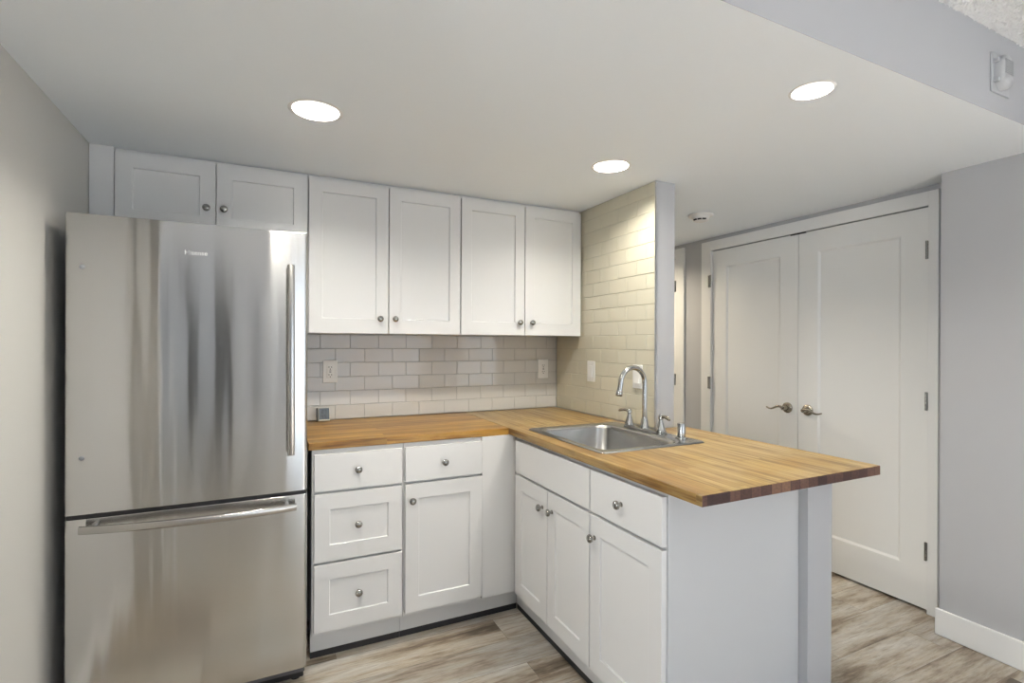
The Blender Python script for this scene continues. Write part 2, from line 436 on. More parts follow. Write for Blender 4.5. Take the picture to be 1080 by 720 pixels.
def closet_door(name, y_hinge, y_meet, label, lever_y, sgn):
    ya, yb = (y_hinge - 0.002, y_meet + 0.0015) if y_hinge > y_meet else (y_meet - 0.0015, y_hinge + 0.002)
    # ya > yb ; across runs towards -Y
    r = thing(name, label, 'door', (XC + 0.02, (ya + yb) / 2, 0), kind='structure')
    w = ya - yb
    bm = panel_bm((XC + 0.002, ya, 0.012), (0, -1, 0), (-1, 0, 0), w, 1.988, 0.035, 0.122, 0.122, 0.122, 0.197, 0.009, 0.012)
    obj('door_leaf', bm, DOORP, r, bev=0.0015)
    hy = y_hinge + (0.0 if y_hinge > y_meet else 0.0)
    for z in ((1.781, 1.041) if y_hinge > y_meet else (1.786, 1.043, 0.306)):
        b2 = B()
        s = 1 if y_hinge > y_meet else -1
        hw = 0.022 if s > 0 else 0.006
        box(b2, XC - 0.0185, XC - 0.0165, min(hy, hy + s * hw), max(hy, hy + s * hw), z - 0.044, z + 0.044)
        for k in range(5):
            lathe(b2, (XC - 0.019, hy - s * 0.001, z - 0.045 + k * 0.0182), (0, 0, 1), [(0, 0.0055), (0.0172, 0.0055)], 10)
        obj('hinge', b2, NICKEL, r, smooth=True)
    obj('ball_catch', bx(XC - 0.003, XC + 0.0015, min(y_meet, y_meet + (0.05 if y_hinge > y_meet else -0.05)), max(y_meet, y_meet + (0.05 if y_hinge > y_meet else -0.05)), 1.9955, 2.0035), DARK, r)
    # lever handle
    b2 = B(); lathe(b2, (XC + 0.002, lever_y, 0.925), (-1, 0, 0), [(0, 0.033), (0.006, 0.033), (0.011, 0.028), (0.014, 0.016), (0.04, 0.012), (0.05, 0.012)], 28)
    h = obj('lever_handle', b2, BRONZE, r, smooth=True)
    pts, rad = [], []
    for k in range(13):
        u = k / 12
        pts.append((XC - 0.044 - 0.004 * math.sin(u * 3.1), lever_y - 0.004 * sgn + sgn * u * 0.118, 0.925 + 0.010 * math.sin(u * 2 * math.pi) * (1 - 0.2 * u) - 0.004 * u))
        rad.append(0.0105 - 0.005 * u)
    obj('lever', tube(B(), pts, rad, 12, (1, 0.8)), BRONZE, h, smooth=True)
    return r


closet_door('door_1', CY0, CY1, 'left white closet door with its lever near the centre gap', -0.714 + 0.01, 1)
closet_door('door_2', CY2, CY1, 'right white closet door beside the grey wall', -0.831 - 0.005, -1)
# hall door beyond, mostly hidden by the partition
bm = B(); box(bm, XC - 0.016, XC, 0.163, 0.252, 0, 2.074); box(bm, XC - 0.016, XC, 1.0, 1.085, 0, 2.074); box(bm, XC - 0.016, XC, 0.252, 1.0, 2.0, 2.074)
struct('trim_hall_casing', bm, TRIM, 'white casing of the hall door behind the partition end', 'trim', bev=0.003)
r = thing('door_3', 'white hall door seen edge on beyond the partition', 'door', (XC + 0.02, 0.62, 0), kind='structure')
obj('door_leaf', panel_bm((XC + 0.004, 0.998, 0.012), (0, -1, 0), (-1, 0, 0), 0.742, 1.984, 0.035, 0.12, 0.12, 0.12, 0.2, 0.009, 0.012), DOORP, r, bev=0.0015)
for z in (1.78, 1.04):
    b2 = bx(XC - 0.018, XC - 0.0165, 0.256 - 0.012, 0.256 + 0.004, z - 0.044, z + 0.044); lathe(b2, (XC - 0.019, 0.256, z - 0.045), (0, 0, 1), [(0, 0.0055), (0.09, 0.0055)], 10)
    obj('hinge', b2, NICKEL, r, smooth=True)

# sliding glass door and added fill windows of the living room (lit daylight comes through them)
wf = B()
for x0, x1, z0, z1 in ((1.15, 1.21, 0.0, 2.1), (3.19, 3.25, 0.0, 2.1), (1.21, 3.19, 2.04, 2.1), (1.21, 3.19, 0.0, 0.05), (2.16, 2.24, 0.05, 2.04)): box(wf, x0, x1, YF - 0.10, YF - 0.02, z0, z1)
w1 = thing('window_1', 'sliding glass door bringing daylight into the living room', 'window', (2.2, YF - 0.06, 0), kind='structure')
obj('window_frame', wf, TRIM, w1, bev=0.003)
for x0, x1 in ((1.21, 2.16), (2.24, 3.19)): obj('pane', bx(x0, x1, YF - 0.065, YF - 0.06, 0.05, 2.04), GLASS, w1)
bm = B()
for k in range(9): box(bm, -0.06 + k * 0.036, -0.045 + k * 0.036, YF + 0.03, YF + 0.11, 0.03, 2.1)
box(bm, -0.08, 0.30, YF + 0.02, YF + 0.12, 2.1, 2.15)
struct('trim_added_blind', bm, mat('charcoal_blind', (0.06, 0.06, 0.065), 0.7), 'unseen charcoal blind added for the dark band in the refrigerator reflection', 'blind')  # unseen slats added to put a dark band in the refrigerator reflection
wf = B()
for y0, y1, z0, z1 in ((-4.9, -4.84, 0.7, 2.0), (-3.56, -3.5, 0.7, 2.0), (-4.84, -3.56, 1.94, 2.0), (-4.84, -3.56, 0.7, 0.76), (-4.84, -3.56, 1.33, 1.37)): box(wf, XL2 - 0.1, XL2 - 0.03, y0, y1, z0, z1)
w2 = thing('added_side_window', 'unseen side window added to the living room as fill light', 'window', (XL2 - 0.06, -4.2, 0.7), kind='structure')  # unseen window added to brighten the peninsula fronts and closet doors
obj('window_frame', wf, TRIM, w2, bev=0.003)
for z0, z1 in ((0.76, 1.33), (1.37, 1.94)): obj('pane', bx(XL2 - 0.068, XL2 - 0.063, -4.84, -3.56, z0, z1), GLASS, w2)

wf = B()
for y0, y1, z0, z1 in ((-4.9, -4.84, 0.7, 2.0), (-3.56, -3.5, 0.7, 2.0), (-4.84, -3.56, 1.94, 2.0), (-4.84, -3.56, 0.7, 0.76), (-4.84, -3.56, 1.33, 1.37)): box(wf, XR + 0.03, XR + 0.10, y0, y1, z0, z1)
w3 = thing('added_right_window', 'unseen right hand window added to the living room as fill light', 'window', (XR + 0.06, -4.2, 0.7), kind='structure')  # unseen window added to brighten the left wall and let the sun in
obj('window_frame', wf, TRIM, w3, bev=0.003)
for z0, z1 in ((0.76, 1.33), (1.37, 1.94)): obj('pane', bx(XR + 0.063, XR + 0.068, -4.84, -3.56, z0, z1), GLASS, w3)

# ------------------------------------------------------------------ refrigerator
FX0, FX1, FY = 0.053, 0.7745, -0.75
R = thing('refrigerator', 'stainless steel bottom freezer refrigerator at the left wall', 'refrigerator', ((FX0 + FX1) / 2, -0.4, 0))
obj('cabinet_body', bx(FX0 + 0.006, FX1 - 0.002, -0.672, -0.05, 0.028, 1.715), CASE, R, bev=0.004)


def fdoor(z0, z1):
    # rounded front edges, faintly crowned skin
    bm = B(); prof = []; n = 24; w = FX1 - FX0; rad = 0.014
    def yy(x):
        u = (x - FX0) / w * 2 - 1; return FY + 0.004 * u * u
    for k in range(7):
        a = math.pi / 2 * k / 6; prof.append((FX0 + rad - rad * math.cos(a), FY + 0.004 + rad - rad * math.sin(a)))
    for k in range(1, n): x = FX0 + rad + (w - 2 * rad) * k / n; prof.append((x, yy(x)))
    for k in range(7):
        a = math.pi / 2 * k / 6; prof.append((FX1 - rad + rad * math.sin(a), FY + 0.004 + rad - rad * math.cos(a)))
    prof += [(FX1, -0.676), (FX0, -0.676)]
    lo = [bm.verts.new((x, y, z0)) for x, y in prof]; hi = [bm.verts.new((x, y, z1)) for x, y in prof]
    for k in range(len(prof)): bm.faces.new((lo[k], lo[(k + 1) % len(prof)], hi[(k + 1) % len(prof)], hi[k]))
    bm.faces.new(lo); bm.faces.new(hi); return bm


UD = obj('upper_door', fdoor(0.760, 1.732), STEEL, R, smooth=True, bev=0.0015); tag(UD, 'upper steel door with vertical handle', None)
LD = obj('freezer_drawer', fdoor(0.088, 0.746), STEEL, R, smooth=True, bev=0.0015); tag(LD, 'lower steel drawer with horizontal handle', None)
obj('door_gasket', bx(FX0 + 0.004, FX1 - 0.004, -0.735, -0.68, 0.742, 0.764), DARK, R)
gr = bx(FX0 + 0.006, FX1 - 0.006, -0.668, -0.60, 0.008, 0.084)
obj('base_grille', gr, DARK, R, bev=0.004)
for x in (FX0 + 0.05, FX1 - 0.035):
    obj('foot', lathe(B(), (x, -0.645, 0.0), (0, 0, 1), [(0, 0.018), (0.008, 0.018), (0.012, 0.01), (0.03, 0.01)], 16), DARK, R, smooth=True)
obj('hinge_cover', bx(FX0 + 0.004, FX0 + 0.07, -0.665, -0.58, 1.7155, 1.736), CASE, R, bev=0.003)
for z in (1.559, 0.943):
    obj('hole_plug', lathe(B(), (FX0 + 0.046, FY + 0.0035, z), (0, -1, 0), [(0, 0.0075), (0.002, 0.0075), (0.0035, 0.005)], 16), PLAST_G, UD, smooth=True)


def bar_handle(p0, p1, bow, parent, name, wide=(0.015, 0.009)):
    """flat bar bowed away from the door, carried by two posts"""
    p0, p1 = Vector(p0), Vector(p1); bm = B(); n = 20; rings = []
    d = (p1 - p0).normalized(); out = Vector((0, -1, 0)); side = d.cross(out)
    for k in range(n + 1):
        u = k / n; c = p0.lerp(p1, u) + out * bow * (1 - (2 * u - 1) ** 2)
        ring = []
        for j in range(16):
            a = 2 * math.pi * j / 16; ca, sa = math.cos(a), math.sin(a)
            ring.append(bm.verts.new(c + side * wide[0] * math.copysign(abs(ca) ** 0.6, ca) + out * wide[1] * math.copysign(abs(sa) ** 0.6, sa)))
        rings.append(ring)
    for A, C in zip(rings, rings[1:]):
        for j in range(16): bm.faces.new((A[j], A[(j + 1) % 16], C[(j + 1) % 16], C[j]))
    bm.faces.new(rings[0]); bm.faces.new(rings[-1])
    h = obj(name, bm, HANDLE, parent, smooth=True)
    for u in (0.05, 0.95):
        c = p0.lerp(p1, u) + out * bow * (1 - (2 * u - 1) ** 2)
        b2 = B(); lathe(b2, (c.x, FY + 0.004, c.z), (0, -1, 0), [(0, 0.011), (abs(c.y - FY) - 0.006, 0.009)], 14)
        obj('handle_post', b2, HANDLE, h, smooth=True)
    return h


bar_handle((0.716, -0.79, 0.905), (0.7135, -0.79, 1.603), 0.018, UD, 'door_handle', (0.0125, 0.009))
bar_handle((0.102, -0.785, 0.722), (0.735, -0.785, 0.712), 0.032, LD, 'drawer_handle', (0.0125, 0.009))
fc = bpy.data.curves.new('logo', 'FONT'); fc.body = 'Hisense'; fc.size = 0.022; fc.extrude = 0.0003; fc.align_x = 'CENTER'; fc.align_y = 'CENTER'
tmp = bpy.data.objects.new('logo_tmp', fc); COL.objects.link(tmp)
dg = bpy.context.evaluated_depsgraph_get(); me = bpy.data.meshes.new_from_object(tmp.evaluated_get(dg))
bpy.data.objects.remove(tmp)
bm = B(); bm.from_mesh(me)
bmesh.ops.transform(bm, matrix=Matrix.Translation((0.412, FY - 0.0004, 1.628)) @ Matrix.Rotation(math.radians(90), 4, 'X'), verts=bm.verts[:])
obj('logo', bm, LOGO, UD)

# ------------------------------------------------------------------ cabinets
def knob(parent, p, n):
    bm = lathe(B(), p, n, [(0, 0.0085), (0.002, 0.0085), (0.004, 0.0055), (0.012, 0.0055), (0.015, 0.012), (0.018, 0.0148), (0.022, 0.0152), (0.026, 0.0135), (0.029, 0.009), (0.030, 0.002)], 24)
    return obj('knob', bm, NICKEL, parent, smooth=True)


DU = -0.305; XB = (1, 0, 0); NB = (0, -1, 0)
UP = 'white shaker wall cabinets along the back wall'


def wall_cabinet(x0, x1, z0, doors, label, filler=None):
    c = thing('wall_cabinet', label, 'cabinet', ((x0 + x1) / 2, 0, z0), UP)
    bm = bx(x0, x1, DU + 0.0215, -0.0095, z0 + 0.002, ZC - 0.002)
    obj('carcass', bm, CAB, c, bev=0.001)
    if filler: obj('filler_panel', bx(filler[0], filler[1], DU + 0.006, -0.03, z0 + 0.002, ZC - 0.002), CAB, c, bev=0.001)
    for a, b_, kx, kz in doors:
        d = obj('door', panel_bm((a, DU, z0), XB, NB, b_ - a, 2.083 - z0, 0.0195, 0.058, 0.058, 0.06, 0.07), CAB, c, bev=0.0012)
        knob(d, (kx, DU, kz), NB)
    return c


wall_cabinet(0.082, 0.803, 1.785, [(0.0845, 0.4335, 0.401, 1.888), (0.4375, 0.800, 0.466, 1.889)], 'short white wall cabinet above the refrigerator', (0.0015, 0.081))
wall_cabinet(0.8045, 1.5475, 1.3645, [(0.807, 1.1705, 1.130, 1.436), (1.1755, 1.545, 1.203, 1.437)], 'tall white wall cabinet next to the refrigerator cabinet')
wall_cabinet(1.549, 2.2975, 1.3645, [(1.5515, 1.9235, 1.890, 1.435), (1.9275, 2.294, 1.967, 1.436)], 'tall white wall cabinet beside the tiled wall')

BF, ZT = -0.629, 0.8815
BASE = 'white shaker base cabinets under the wood counter'


def front(parent, name, o, u, n, w, h, kn=None, flat=False):
    bm = slab_bm(o, u, n, w, h, 0.0195) if flat else panel_bm(o, u, n, w, h, 0.0195, 0.06, 0.06, 0.066, 0.066)
    d = obj(name, bm, CAB, parent, bev=0.0014)
    if kn: knob(d, kn, n)
    return d


c = thing('base_cabinet', 'white base cabinet of three stacked drawers next to the refrigerator', 'cabinet', (0.99, -0.3, 0), BASE)
obj('carcass', bx(0.8, 1.1725, BF + 0.021, -0.01, 0.118, ZT), CAB, c, bev=0.001)
obj('toe_kick', bx(0.8, 1.1725, -0.555, -0.54, 0.03, 0.1175), CAB, c)
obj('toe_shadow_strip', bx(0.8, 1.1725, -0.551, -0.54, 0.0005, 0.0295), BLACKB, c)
front(c, 'drawer', (0.808, BF, 0.713), XB, NB, 0.357, 0.150, (0.979, BF, 0.793), True)
front(c, 'drawer', (0.808, BF, 0.425), XB, NB, 0.357, 0.277, (0.980, BF, 0.566))
front(c, 'drawer', (0.808, BF, 0.140), XB, NB, 0.357, 0.275, (0.982, BF, 0.281))
c = thing('base_cabinet', 'white corner base cabinet with one drawer above one door', 'cabinet', (1.4, -0.3, 0), BASE)
obj('carcass', bx(1.174, 1.712, BF + 0.021, -0.01, 0.118, ZT), CAB, c, bev=0.001)
obj('toe_kick', bx(1.174, 1.756, -0.555, -0.54, 0.03, 0.1175), CAB, c)
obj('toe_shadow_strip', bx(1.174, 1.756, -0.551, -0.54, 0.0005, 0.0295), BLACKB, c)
front(c, 'drawer', (1.180, BF, 0.713), XB, NB, 0.359, 0.150, (1.355, BF, 0.786), True)
front(c, 'door', (1.180, BF, 0.140), XB, NB, 0.359, 0.562, (1.208, BF, 0.631))
obj('filler_panel', bx(1.5402, 1.712, BF + 0.0035, BF + 0.0205, 0.128, ZT), CAB, c, bev=0.001)

PX = 1.693; UPn = (0, -1, 0); NP = (-1, 0, 0)
c = thing('base_cabinet', 'white sink base cabinet with two doors below a false front', 'cabinet', (2.0, -0.97, 0), BASE)
bm = B()   # open-topped carcass so that the bowl hangs inside
box(bm, PX + 0.021, 2.300, -1.2795, -1.262, 0.118, ZT); box(bm, PX + 0.021, 2.300, -0.652, -0.634, 0.118, ZT)
box(bm, PX + 0.021, 2.300, -1.262, -0.652, 0.118, 0.136); box(bm, PX + 0.021, PX + 0.04, -1.262, -0.652, 0.136, ZT)
obj('carcass', bm, CAB, c)
obj('toe_kick', bx(1.757, 1.772, -1.2795, -0.556, 0.03, 0.1175), CAB, c)
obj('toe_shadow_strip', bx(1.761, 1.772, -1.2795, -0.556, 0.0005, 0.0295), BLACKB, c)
front(c, 'false_front', (PX, -0.664, 0.713), UPn, NP, 0.613, 0.150, None, True)
front(c, 'door', (PX, -0.664, 0.140), UPn, NP, 0.304, 0.562, (PX, -0.930, 0.6225))
front(c, 'door', (PX, -0.973, 0.140), UPn, NP, 0.304, 0.562, (PX, -1.010, 0.6255))
c = thing('base_cabinet', 'white end base cabinet with plain side panel at the counter end', 'cabinet', (2.0, -1.467, 0), BASE)
obj('carcass', bx(PX + 0.021, 2.300, -1.655, -1.2805, 0.118, ZT), CAB, c, bev=0.001)
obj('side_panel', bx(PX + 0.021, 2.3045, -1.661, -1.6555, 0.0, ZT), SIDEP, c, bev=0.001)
obj('toe_kick', bx(1.757, 1.772, -1.655, -1.2805, 0.03, 0.1175), CAB, c)
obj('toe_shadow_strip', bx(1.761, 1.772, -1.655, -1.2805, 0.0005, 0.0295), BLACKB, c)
front(c, 'drawer', (PX, -1.284, 0.713), UPn, NP, 0.371, 0.150, (PX, -1.463, 0.787), True)
front(c, 'door', (PX, -1.284, 0.140), UPn, NP, 0.371, 0.562, (PX, -1.312, 0.6245))

# ------------------------------------------------------------------ worktop
CZ0, CZ1 = 0.8825, 0.914
WT = thing('worktop', 'L shaped butcher block wood counter with a square sink opening', 'worktop', (1.7, -0.6, CZ0))
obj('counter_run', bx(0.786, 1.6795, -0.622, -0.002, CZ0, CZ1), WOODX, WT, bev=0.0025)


XS = [1.6805, 1.765, 2.22, 2.304, 2.4895]
YSL = [-1.822, -1.4, -1.268, -0.9305, -0.725, -0.002]
# rows: 0,1 end part; 2.. the sink spans rows 2 and 3 -> handled by two hole rows
def slabY():
    bm = B(); cells = {}
    def v(i, j, k):
        if (i, j, k) not in cells: cells[(i, j, k)] = bm.verts.new((XS[i], YSL[j], (CZ0, CZ1)[k]))
        return cells[(i, j, k)]
    NX, NY = len(XS) - 1, len(YSL) - 1
    solid = lambda i, j: 0 <= i < NX and 0 <= j < NY and not (i == 1 and j in (2, 3)) and not (i == 3 and j >= 3)
    for i in range(NX):
        for j in range(NY):
            if not solid(i, j): continue
            bm.faces.new((v(i, j, 1), v(i + 1, j, 1), v(i + 1, j + 1, 1), v(i, j + 1, 1)))
            bm.faces.new((v(i, j, 0), v(i, j + 1, 0), v(i + 1, j + 1, 0), v(i + 1, j, 0)))
            for di, dj, a, b_ in ((-1, 0, (i, j), (i, j + 1)), (1, 0, (i + 1, j), (i + 1, j + 1)), (0, -1, (i, j), (i + 1, j)), (0, 1, (i, j + 1), (i + 1, j + 1))):
                if not solid(i + di, j + dj):
                    f = bm.faces.new((v(*a, 0), v(*b_, 0), v(*b_, 1), v(*a, 1)))
                    if dj == -1 and j == 0: f.material_index = 1
    return bm


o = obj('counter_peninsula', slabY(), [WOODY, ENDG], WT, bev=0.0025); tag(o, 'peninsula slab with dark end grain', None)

# ------------------------------------------------------------------ sink
SX0, SX1, SY0, SY1 = 1.738, 2.258, -1.292, -0.700
SK = thing('sink', 'square stainless steel drop in sink set into the wood counter', 'sink', (2.0, -1.0, CZ1))


def rrect(x0, x1, y0, y1, r, z, bm, n=6):
    vs = []
    for cx, cy, a0 in ((x1 - r, y1 - r, 0), (x0 + r, y1 - r, 90), (x0 + r, y0 + r, 180), (x1 - r, y0 + r, 270)):
        for k in range(n + 1):
            a = math.radians(a0 + 90 * k / n); vs.append(bm.verts.new((cx + r * math.cos(a), cy + r * math.sin(a), z)))
    return vs


bm = B(); rings = []
for x0, x1, y0, y1, r_, z in ((SX0, SX1, SY0, SY1, 0.02, CZ1 + 0.0006), (SX0, SX1, SY0, SY1, 0.02, CZ1 + 0.003), (SX0 + 0.006, SX1 - 0.006, SY0 + 0.006, SY1 - 0.006, 0.02, CZ1 + 0.007),
                              (SX0 + 0.03, SX1 - 0.098, SY0 + 0.03, SY1 - 0.03, 0.055, CZ1 + 0.006), (SX0 + 0.038, SX1 - 0.106, SY0 + 0.038, SY1 - 0.038, 0.055, CZ1 + 0.001),
                              (SX0 + 0.041, SX1 - 0.109, SY0 + 0.041, SY1 - 0.041, 0.055, CZ1 - 0.012), (SX0 + 0.052, SX1 - 0.120, SY0 + 0.052, SY1 - 0.052, 0.06, CZ1 - 0.140),
                              (SX0 + 0.066, SX1 - 0.134, SY0 + 0.066, SY1 - 0.066, 0.06, CZ1 - 0.160), (SX0 + 0.10, SX1 - 0.165, SY0 + 0.10, SY1 - 0.10, 0.05, CZ1 - 0.166)):
    rings.append(rrect(x0, x1, y0, y1, r_, z, bm))
for A, C in zip(rings, rings[1:]):
    for k in range(len(A)): bm.faces.new((A[k], A[(k + 1) % len(A)], C[(k + 1) % len(A)], C[k]))
bm.faces.new(rings[-1])
obj('basin', bm, SINKM, SK, smooth=True, ang=60)
obj('drain', lathe(B(), (1.965, -0.996, CZ1 - 0.1655), (0, 0, 1), [(0, 0.045), (0.003, 0.045), (0.004, 0.04), (0.001, 0.03), (0.0015, 0.012), (0.008, 0.006)], 24), CHROME, SK, smooth=True)

# ------------------------------------------------------------------ faucet
FZ = CZ1 + 0.007; FXc, FYc = 2.212, -0.966
FA = thing('faucet', 'gooseneck faucet with two lever handles behind the sink', 'faucet', (FXc, FYc, FZ))
bm = B(); r1 = rrect(FXc - 0.027, FXc + 0.027, FYc - 0.135, FYc + 0.135, 0.025, FZ, bm); r2 = rrect(FXc - 0.027, FXc + 0.027, FYc - 0.135, FYc + 0.135, 0.025, FZ + 0.006, bm); r3 = rrect(FXc - 0.02, FXc + 0.02, FYc - 0.128, FYc + 0.128, 0.019, FZ + 0.011, bm)
for A, C in ((r1, r2), (r2, r3)):
    for k in range(len(A)): bm.faces.new((A[k], A[(k + 1) % len(A)], C[(k + 1) % len(A)], C[k]))
bm.faces.new(r1); bm.faces.new(r3)
obj('deck_plate', bm, CHROME, FA, smooth=True)
sp_ = B(); lathe(sp_, (FXc, FYc, FZ + 0.010), (0, 0, 1), [(0, 0.023), (0.006, 0.023), (0.012, 0.019), (0.035, 0.0165), (0.042, 0.0135), (0.05, 0.0125)], 24)
pts = [(FXc, FYc, FZ + 0.05), (FXc, FYc, FZ + 0.10), (FXc, FYc, FZ + 0.16), (FXc, FYc, FZ + 0.205)]
RA = 0.068
for k in range(1, 17):
    a = math.pi * 0.97 * k / 16; pts.append((FXc - RA + RA * math.cos(a), FYc, FZ + 0.218 + RA * 1.05 * math.sin(a)))
ex, ez = pts[-1][0], pts[-1][2]
pts += [(ex - 0.004, FYc, ez - 0.025), (ex - 0.008, FYc, ez - 0.045)]
tube(sp_, pts, 0.0115, 18)
lathe(sp_, (ex - 0.007, FYc, ez - 0.038), (-0.18, 0, -1), [(0, 0.0125), (0.004, 0.0155), (0.022, 0.0155), (0.026, 0.013)], 20)
obj('spout', sp_, CHROME, FA, smooth=True)
for dy, s in ((0.108, 1), (-0.108, -1)):
    h = obj('valve_base', lathe(B(), (FXc, FYc + dy, FZ + 0.010), (0, 0, 1), [(0, 0.023), (0.005, 0.023), (0.012, 0.019), (0.03, 0.015), (0.045, 0.0095), (0.052, 0.0085), (0.056, 0.012), (0.068, 0.012), (0.074, 0.008), (0.077, 0.003)], 22), CHROME, FA, smooth=True)
    pts = [(FXc - 0.012 * u, FYc + dy + s * 0.068 * u, FZ + 0.072 + 0.008 * math.sin(u * 3.0) - 0.004 * u) for u in [k / 8 for k in range(9)]]
    obj('lever', tube(B(), pts, [0.006, 0.006, 0.0062, 0.0068, 0.0075, 0.008, 0.0078, 0.007, 0.0035], 12), BRONZE, h, smooth=True)
ag = thing('soap_dispenser', 'short chrome cylinder cap on the sink deck right of the faucet', 'dispenser', (2.216, -1.195, FZ))
obj('flange', lathe(B(), (2.216, -1.195, FZ - 0.0005), (0, 0, 1), [(0, 0.025), (0.003, 0.025), (0.006, 0.021)], 24), CHROME, ag, smooth=True)
obj('cap', lathe(B(), (2.216, -1.195, FZ + 0.0055), (0, 0, 1), [(0, 0.017), (0.055, 0.017), (0.058, 0.0155), (0.0585, 0.006)], 24), CHROME, ag, smooth=True)

# ------------------------------------------------------------------ outlets and switches
def plate(name, label, cat, c, u, n, kind, group=None):
    c, u, n = Vector(c), Vector(u), Vector(n); z = Vector((0, 0, 1))
    r = thing(name, label, cat, c, group)
    def bb(w, h, d0, d1, du=0, dz=0):
        bm = B(); vs = [bm.verts.new(c + u * (du + a * w / 2) + z * (dz + b_ * h / 2) + n * d) for a in (-1, 1) for b_ in (-1, 1) for d in (d0, d1)]
        for f in ((0, 1, 3, 2), (4, 6, 7, 5), (0, 4, 5, 1), (2, 3, 7, 6), (0, 2, 6, 4), (1, 5, 7, 3)): bm.faces.new([vs[i] for i in f])
        return bm
    obj('cover_plate', bb(0.072, 0.118, 0, 0.006), PLASTIC, r, bev=0.0025)
    if kind == 'outlet':
        f = obj('receptacle', bb(0.034, 0.068, 0.006, 0.0085), PLASTIC, r, bev=0.0012)
        for dz in (0.020, -0.020):
            for du, h in ((-0.0065, 0.009), (0.0065, 0.0075)): obj('slot', bb(0.0026, h, 0.0085, 0.0088, du, dz + 0.003), DARK, f)
            obj('slot', bb(0.005, 0.005, 0.0085, 0.0088, 0, dz - 0.0075), DARK, f)
        obj('test_button', bb(0.010, 0.005, 0.0085, 0.0092, 0, 0.0035), PLAST_G, f); obj('test_button', bb(0.010, 0.005, 0.0085, 0.0092, 0, -0.0035), PLAST_G, f)
    else:
        bm = B(); vs = [bm.verts.new(c + u * a * 0.0165 + z * b_ * 0.033 + n * d) for a in (-1, 1) for b_, d in ((-1, 0.012), (-1, 0.006), (1, 0.006), (1, 0.0075), (0, 0.0085))]
        L, Rr = vs[:5], vs[5:]
        bm.faces.new(L); bm.faces.new(Rr)
        for k in range(5): bm.faces.new((L[k], L[(k + 1) % 5], Rr[(k + 1) % 5], Rr[k]))
        obj('rocker', bm, PLASTIC, r, bev=0.001)
    for dz in (0.047, -0.047):
        obj('screw', lathe(B(), c + z * dz + n * 0.006, n, [(0, 0.003), (0.0008, 0.0028)], 12), PLASTIC, r, smooth=True)


plate('wall_outlet', 'white outlet on the backsplash nearest the refrigerator', 'outlet', (0.932, -0.0075, 1.169), XB, NB, 'outlet', 'backsplash outlets')
plate('wall_outlet', 'white outlet on the backsplash near the tiled corner', 'outlet', (2.207, -0.0075, 1.161), XB, NB, 'outlet', 'backsplash outlets')
plate('light_switch', 'white rocker switch on the cream tiled side wall left of faucet', 'switch', (XT + 0.0005, -0.400, 1.162), (0, -1, 0), NP, 'switch', 'switches on the tiled side wall')
plate('light_switch', 'white rocker switch behind the faucet gooseneck', 'switch', (XT + 0.0005, -0.806, 1.156), (0, -1, 0), NP, 'switch', 'switches on the tiled side wall')

# ------------------------------------------------------------------ little digital thermometer leaning on the backsplash
th = thing('thermometer', 'small digital thermometer with grey screen leaning at the backsplash', 'thermometer', (0.905, -0.03, CZ1))
tilt = Matrix.Translation((0.900, -0.040, CZ1 + 0.0007)) @ Matrix.Rotation(math.radians(-14), 4, 'X')
def tb(w, h, d0, d1, dx=0, z0=0):
    bm = bx(dx - w / 2, dx + w / 2, -d1, -d0, z0, z0 + h); bmesh.ops.transform(bm, matrix=tilt, verts=bm.verts[:]); return bm
obj('case', tb(0.056, 0.068, -0.006, 0.008), mat('ivory_plastic', (0.62, 0.60, 0.53), 0.4), th, bev=0.003)
scr = obj('screen', tb(0.050, 0.058, 0.0082, 0.0092, 0, 0.0085), mat('grey_display', (0.13, 0.16, 0.19), 0.15), th, bev=0.001)
obj('bezel', tb(0.009, 0.067, -0.008, 0.0075, -0.0325, 0.001), DARK, th, bev=0.001)
dm = mat('display_digit', (0.03, 0.035, 0.04), 0.3); SEG = {'t': (0, 1, 1, 1), 'm': (0, .5, 1, .5)}
def digit(x, z, w, h, on, parent):
    s = w * 0.22; bm = B()
    R_ = {'a': (x, z + h - s, w, s), 'g': (x, z + h / 2 - s / 2, w, s), 'd': (x, z, w, s), 'f': (x, z + h / 2, s, h / 2), 'e': (x, z, s, h / 2), 'b': (x + w - s, z + h / 2, s, h / 2), 'c': (x + w - s, z, s, h / 2)}
    for k in on:
        a, b_, c_, d_ = R_[k]; box(bm, a, a + c_, -0.0097, -0.0093, b_, b_ + d_)
    bmesh.ops.transform(bm, matrix=tilt, verts=bm.verts[:]); obj('digit', bm, dm, parent)
digit(-0.012, 0.040, 0.009, 0.017, 'abged', scr); digit(0.002, 0.040, 0.009, 0.017, 'abc', scr)
digit(-0.014, 0.014, 0.009, 0.018, 'fgbc', scr); digit(0.001, 0.014, 0.009, 0.018, 'afgcd', scr)

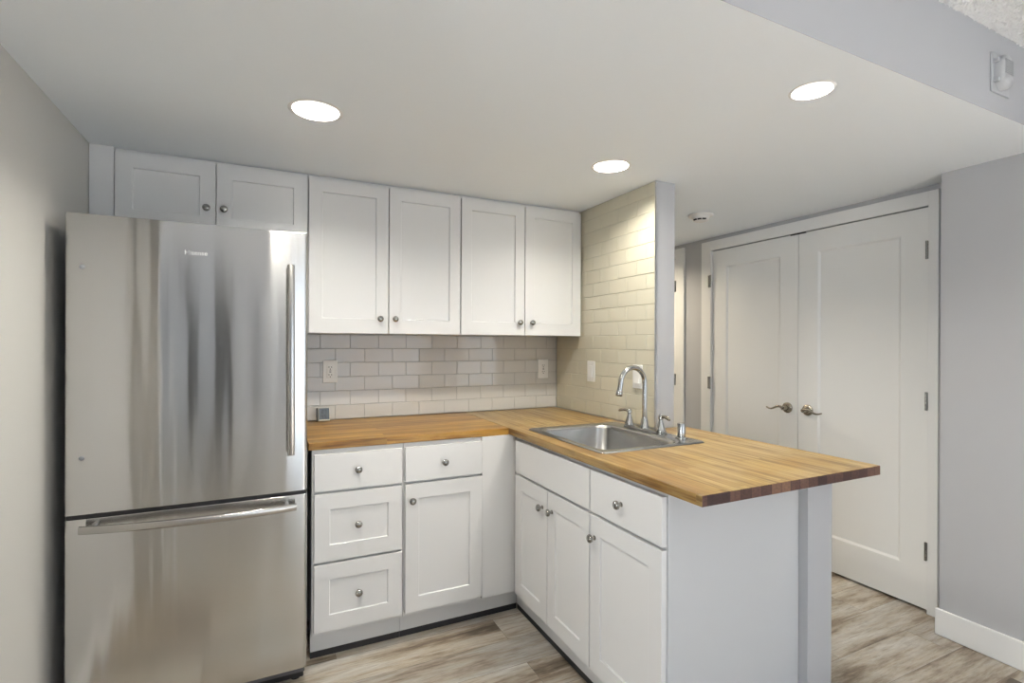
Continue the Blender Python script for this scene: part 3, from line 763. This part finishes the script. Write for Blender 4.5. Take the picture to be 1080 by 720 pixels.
# ------------------------------------------------------------------ recessed lights
for x, y, label in CANS:
    L = thing('recessed_light', label, 'ceiling light', (x, y, ZC), 'recessed ceiling lights')
    k = can_k(x, y)
    bm = lathe(B(), (x, y, ZC), (0, 0, 1), [(d, q * k) for d, q in ((-0.001, 0.0735), (-0.003, 0.078), (-0.002, 0.086), (-0.0005, 0.088))], 40, cap=False)
    obj('trim_ring', bm, TRIM, L, smooth=True)
    bm = lathe(B(), (x, y, ZC), (0, 0, 1), [(d, q * k) for d, q in ((-0.001, 0.0735), (0.03, 0.066), (0.062, 0.056), (0.066, 0.047))], 40, cap=False)
    obj('reflector', bm, REFLECT, L, smooth=True)
    obj('lens', lathe(B(), (x, y, ZC + 0.066), (0, 0, 1), [(0, 0.048 * k), (0.03, 0.048 * k)], 32), LENS, L)
    area('lamp_glow', (x, y, ZC + (0.026 if y > 0 or y < -1.5 else 0.036)), (0, 0, 0), 0.085 * k, 0.085 * k,
         HALL_W if y > 0 else CAN_W * ((0.7 if x > 1.5 else 0.55) if y < -1.5 else 0.84 if x > 1.5 else 0.85), HALL_C if y > 0 else CAN_C, math.radians(178), 'DISK', L)

# ------------------------------------------------------------------ smoke detector, door chime on the soffit
sx, sy = 2.995, -0.545
sm = thing('smoke_detector', 'round white smoke detector on the ceiling above the hall', 'smoke detector', (sx, sy, ZC))
obj('base', lathe(B(), (sx, sy, ZC), (0, 0, -1), [(0, 0.072), (0.008, 0.072), (0.011, 0.068)], 36), PLASTIC, sm, smooth=True)
obj('housing', lathe(B(), (sx, sy, ZC - 0.010), (0, 0, -1), [(0, 0.052), (0.008, 0.050), (0.026, 0.042), (0.030, 0.034), (0.0315, 0.02)], 36), PLASTIC, sm, smooth=True)
for a in (200, 235, 165):
    q = math.radians(a + 15); c = Vector((sx + 0.0435 * math.cos(q), sy + 0.0435 * math.sin(q), ZC - 0.0325))
    bm = bx(-0.004, 0.004, -0.011, 0.011, -0.004, 0.004); bmesh.ops.transform(bm, matrix=Matrix.Translation(c) @ Matrix.Rotation(q, 4, 'Z'), verts=bm.verts[:])
    obj('vent', bm, DARK, sm)

ax, az = 2.874, 2.233
GP = mat('pale_grey_plastic', (0.50, 0.505, 0.515), 0.4)
al = thing('motion_sensor', 'pale grey motion sensor mounted on the soffit at upper right', 'sensor', (ax, YS, az))
obj('back_plate', bx(ax - 0.062, ax + 0.062, YS - 0.006, YS, az - 0.066, az + 0.066), GP, al, bev=0.004)


def capsule(cx, w, z0, z1, d0, d1):
    bm = B(); prof = []; r = w / 2; cz = (z0 + z1) / 2
    for k in range(13): a = math.pi * k / 12; prof.append((cx + r * math.cos(a), z1 - r + r * math.sin(a)))
    for k in range(13): a = math.pi + math.pi * k / 12; prof.append((cx + r * math.cos(a), z0 + r + r * math.sin(a)))
    rings = []
    for d, sx_, sz_ in ((d0, 1, 1), (d0 + (d1 - d0) * 0.6, 0.97, 0.985), (d0 + (d1 - d0) * 0.88, 0.86, 0.93), (d1, 0.66, 0.83)):
        rings.append([bm.verts.new((cx + (x - cx) * sx_, YS - d, cz + (z - cz) * sz_)) for x, z in prof])
    for A, C in zip(rings, rings[1:]):
        for k in range(len(A)): bm.faces.new((A[k], A[(k + 1) % len(A)], C[(k + 1) % len(A)], C[k]))
    bm.faces.new(rings[0]); bm.faces.new(rings[-1]); return bm


bd = obj('housing', capsule(ax - 0.008, 0.074, az - 0.056, az + 0.060, 0.006, 0.030), GP, al, smooth=True, ang=60)
bm = B()
for k in range(8): box(bm, ax - 0.034, ax + 0.018, YS - 0.0315, YS - 0.026, az - 0.010 + k * 0.0062, az - 0.0070 + k * 0.0062)
obj('grille', bm, PLAST_G, bd)
bm = B(); bmesh.ops.create_uvsphere(bm, u_segments=24, v_segments=12, radius=0.026)
bmesh.ops.transform(bm, matrix=Matrix.Translation((ax - 0.008, YS - 0.024, az - 0.030)) @ Matrix.Diagonal((1.15, 0.5, 0.75, 1)), verts=bm.verts[:])
obj('lens', bm, GP, bd, smooth=True)
for dz in (0.036, -0.030): obj('clip', bx(ax - 0.056, ax - 0.044, YS - 0.020, YS - 0.0065, az + dz - 0.007, az + dz + 0.007), GP, al, bev=0.002)
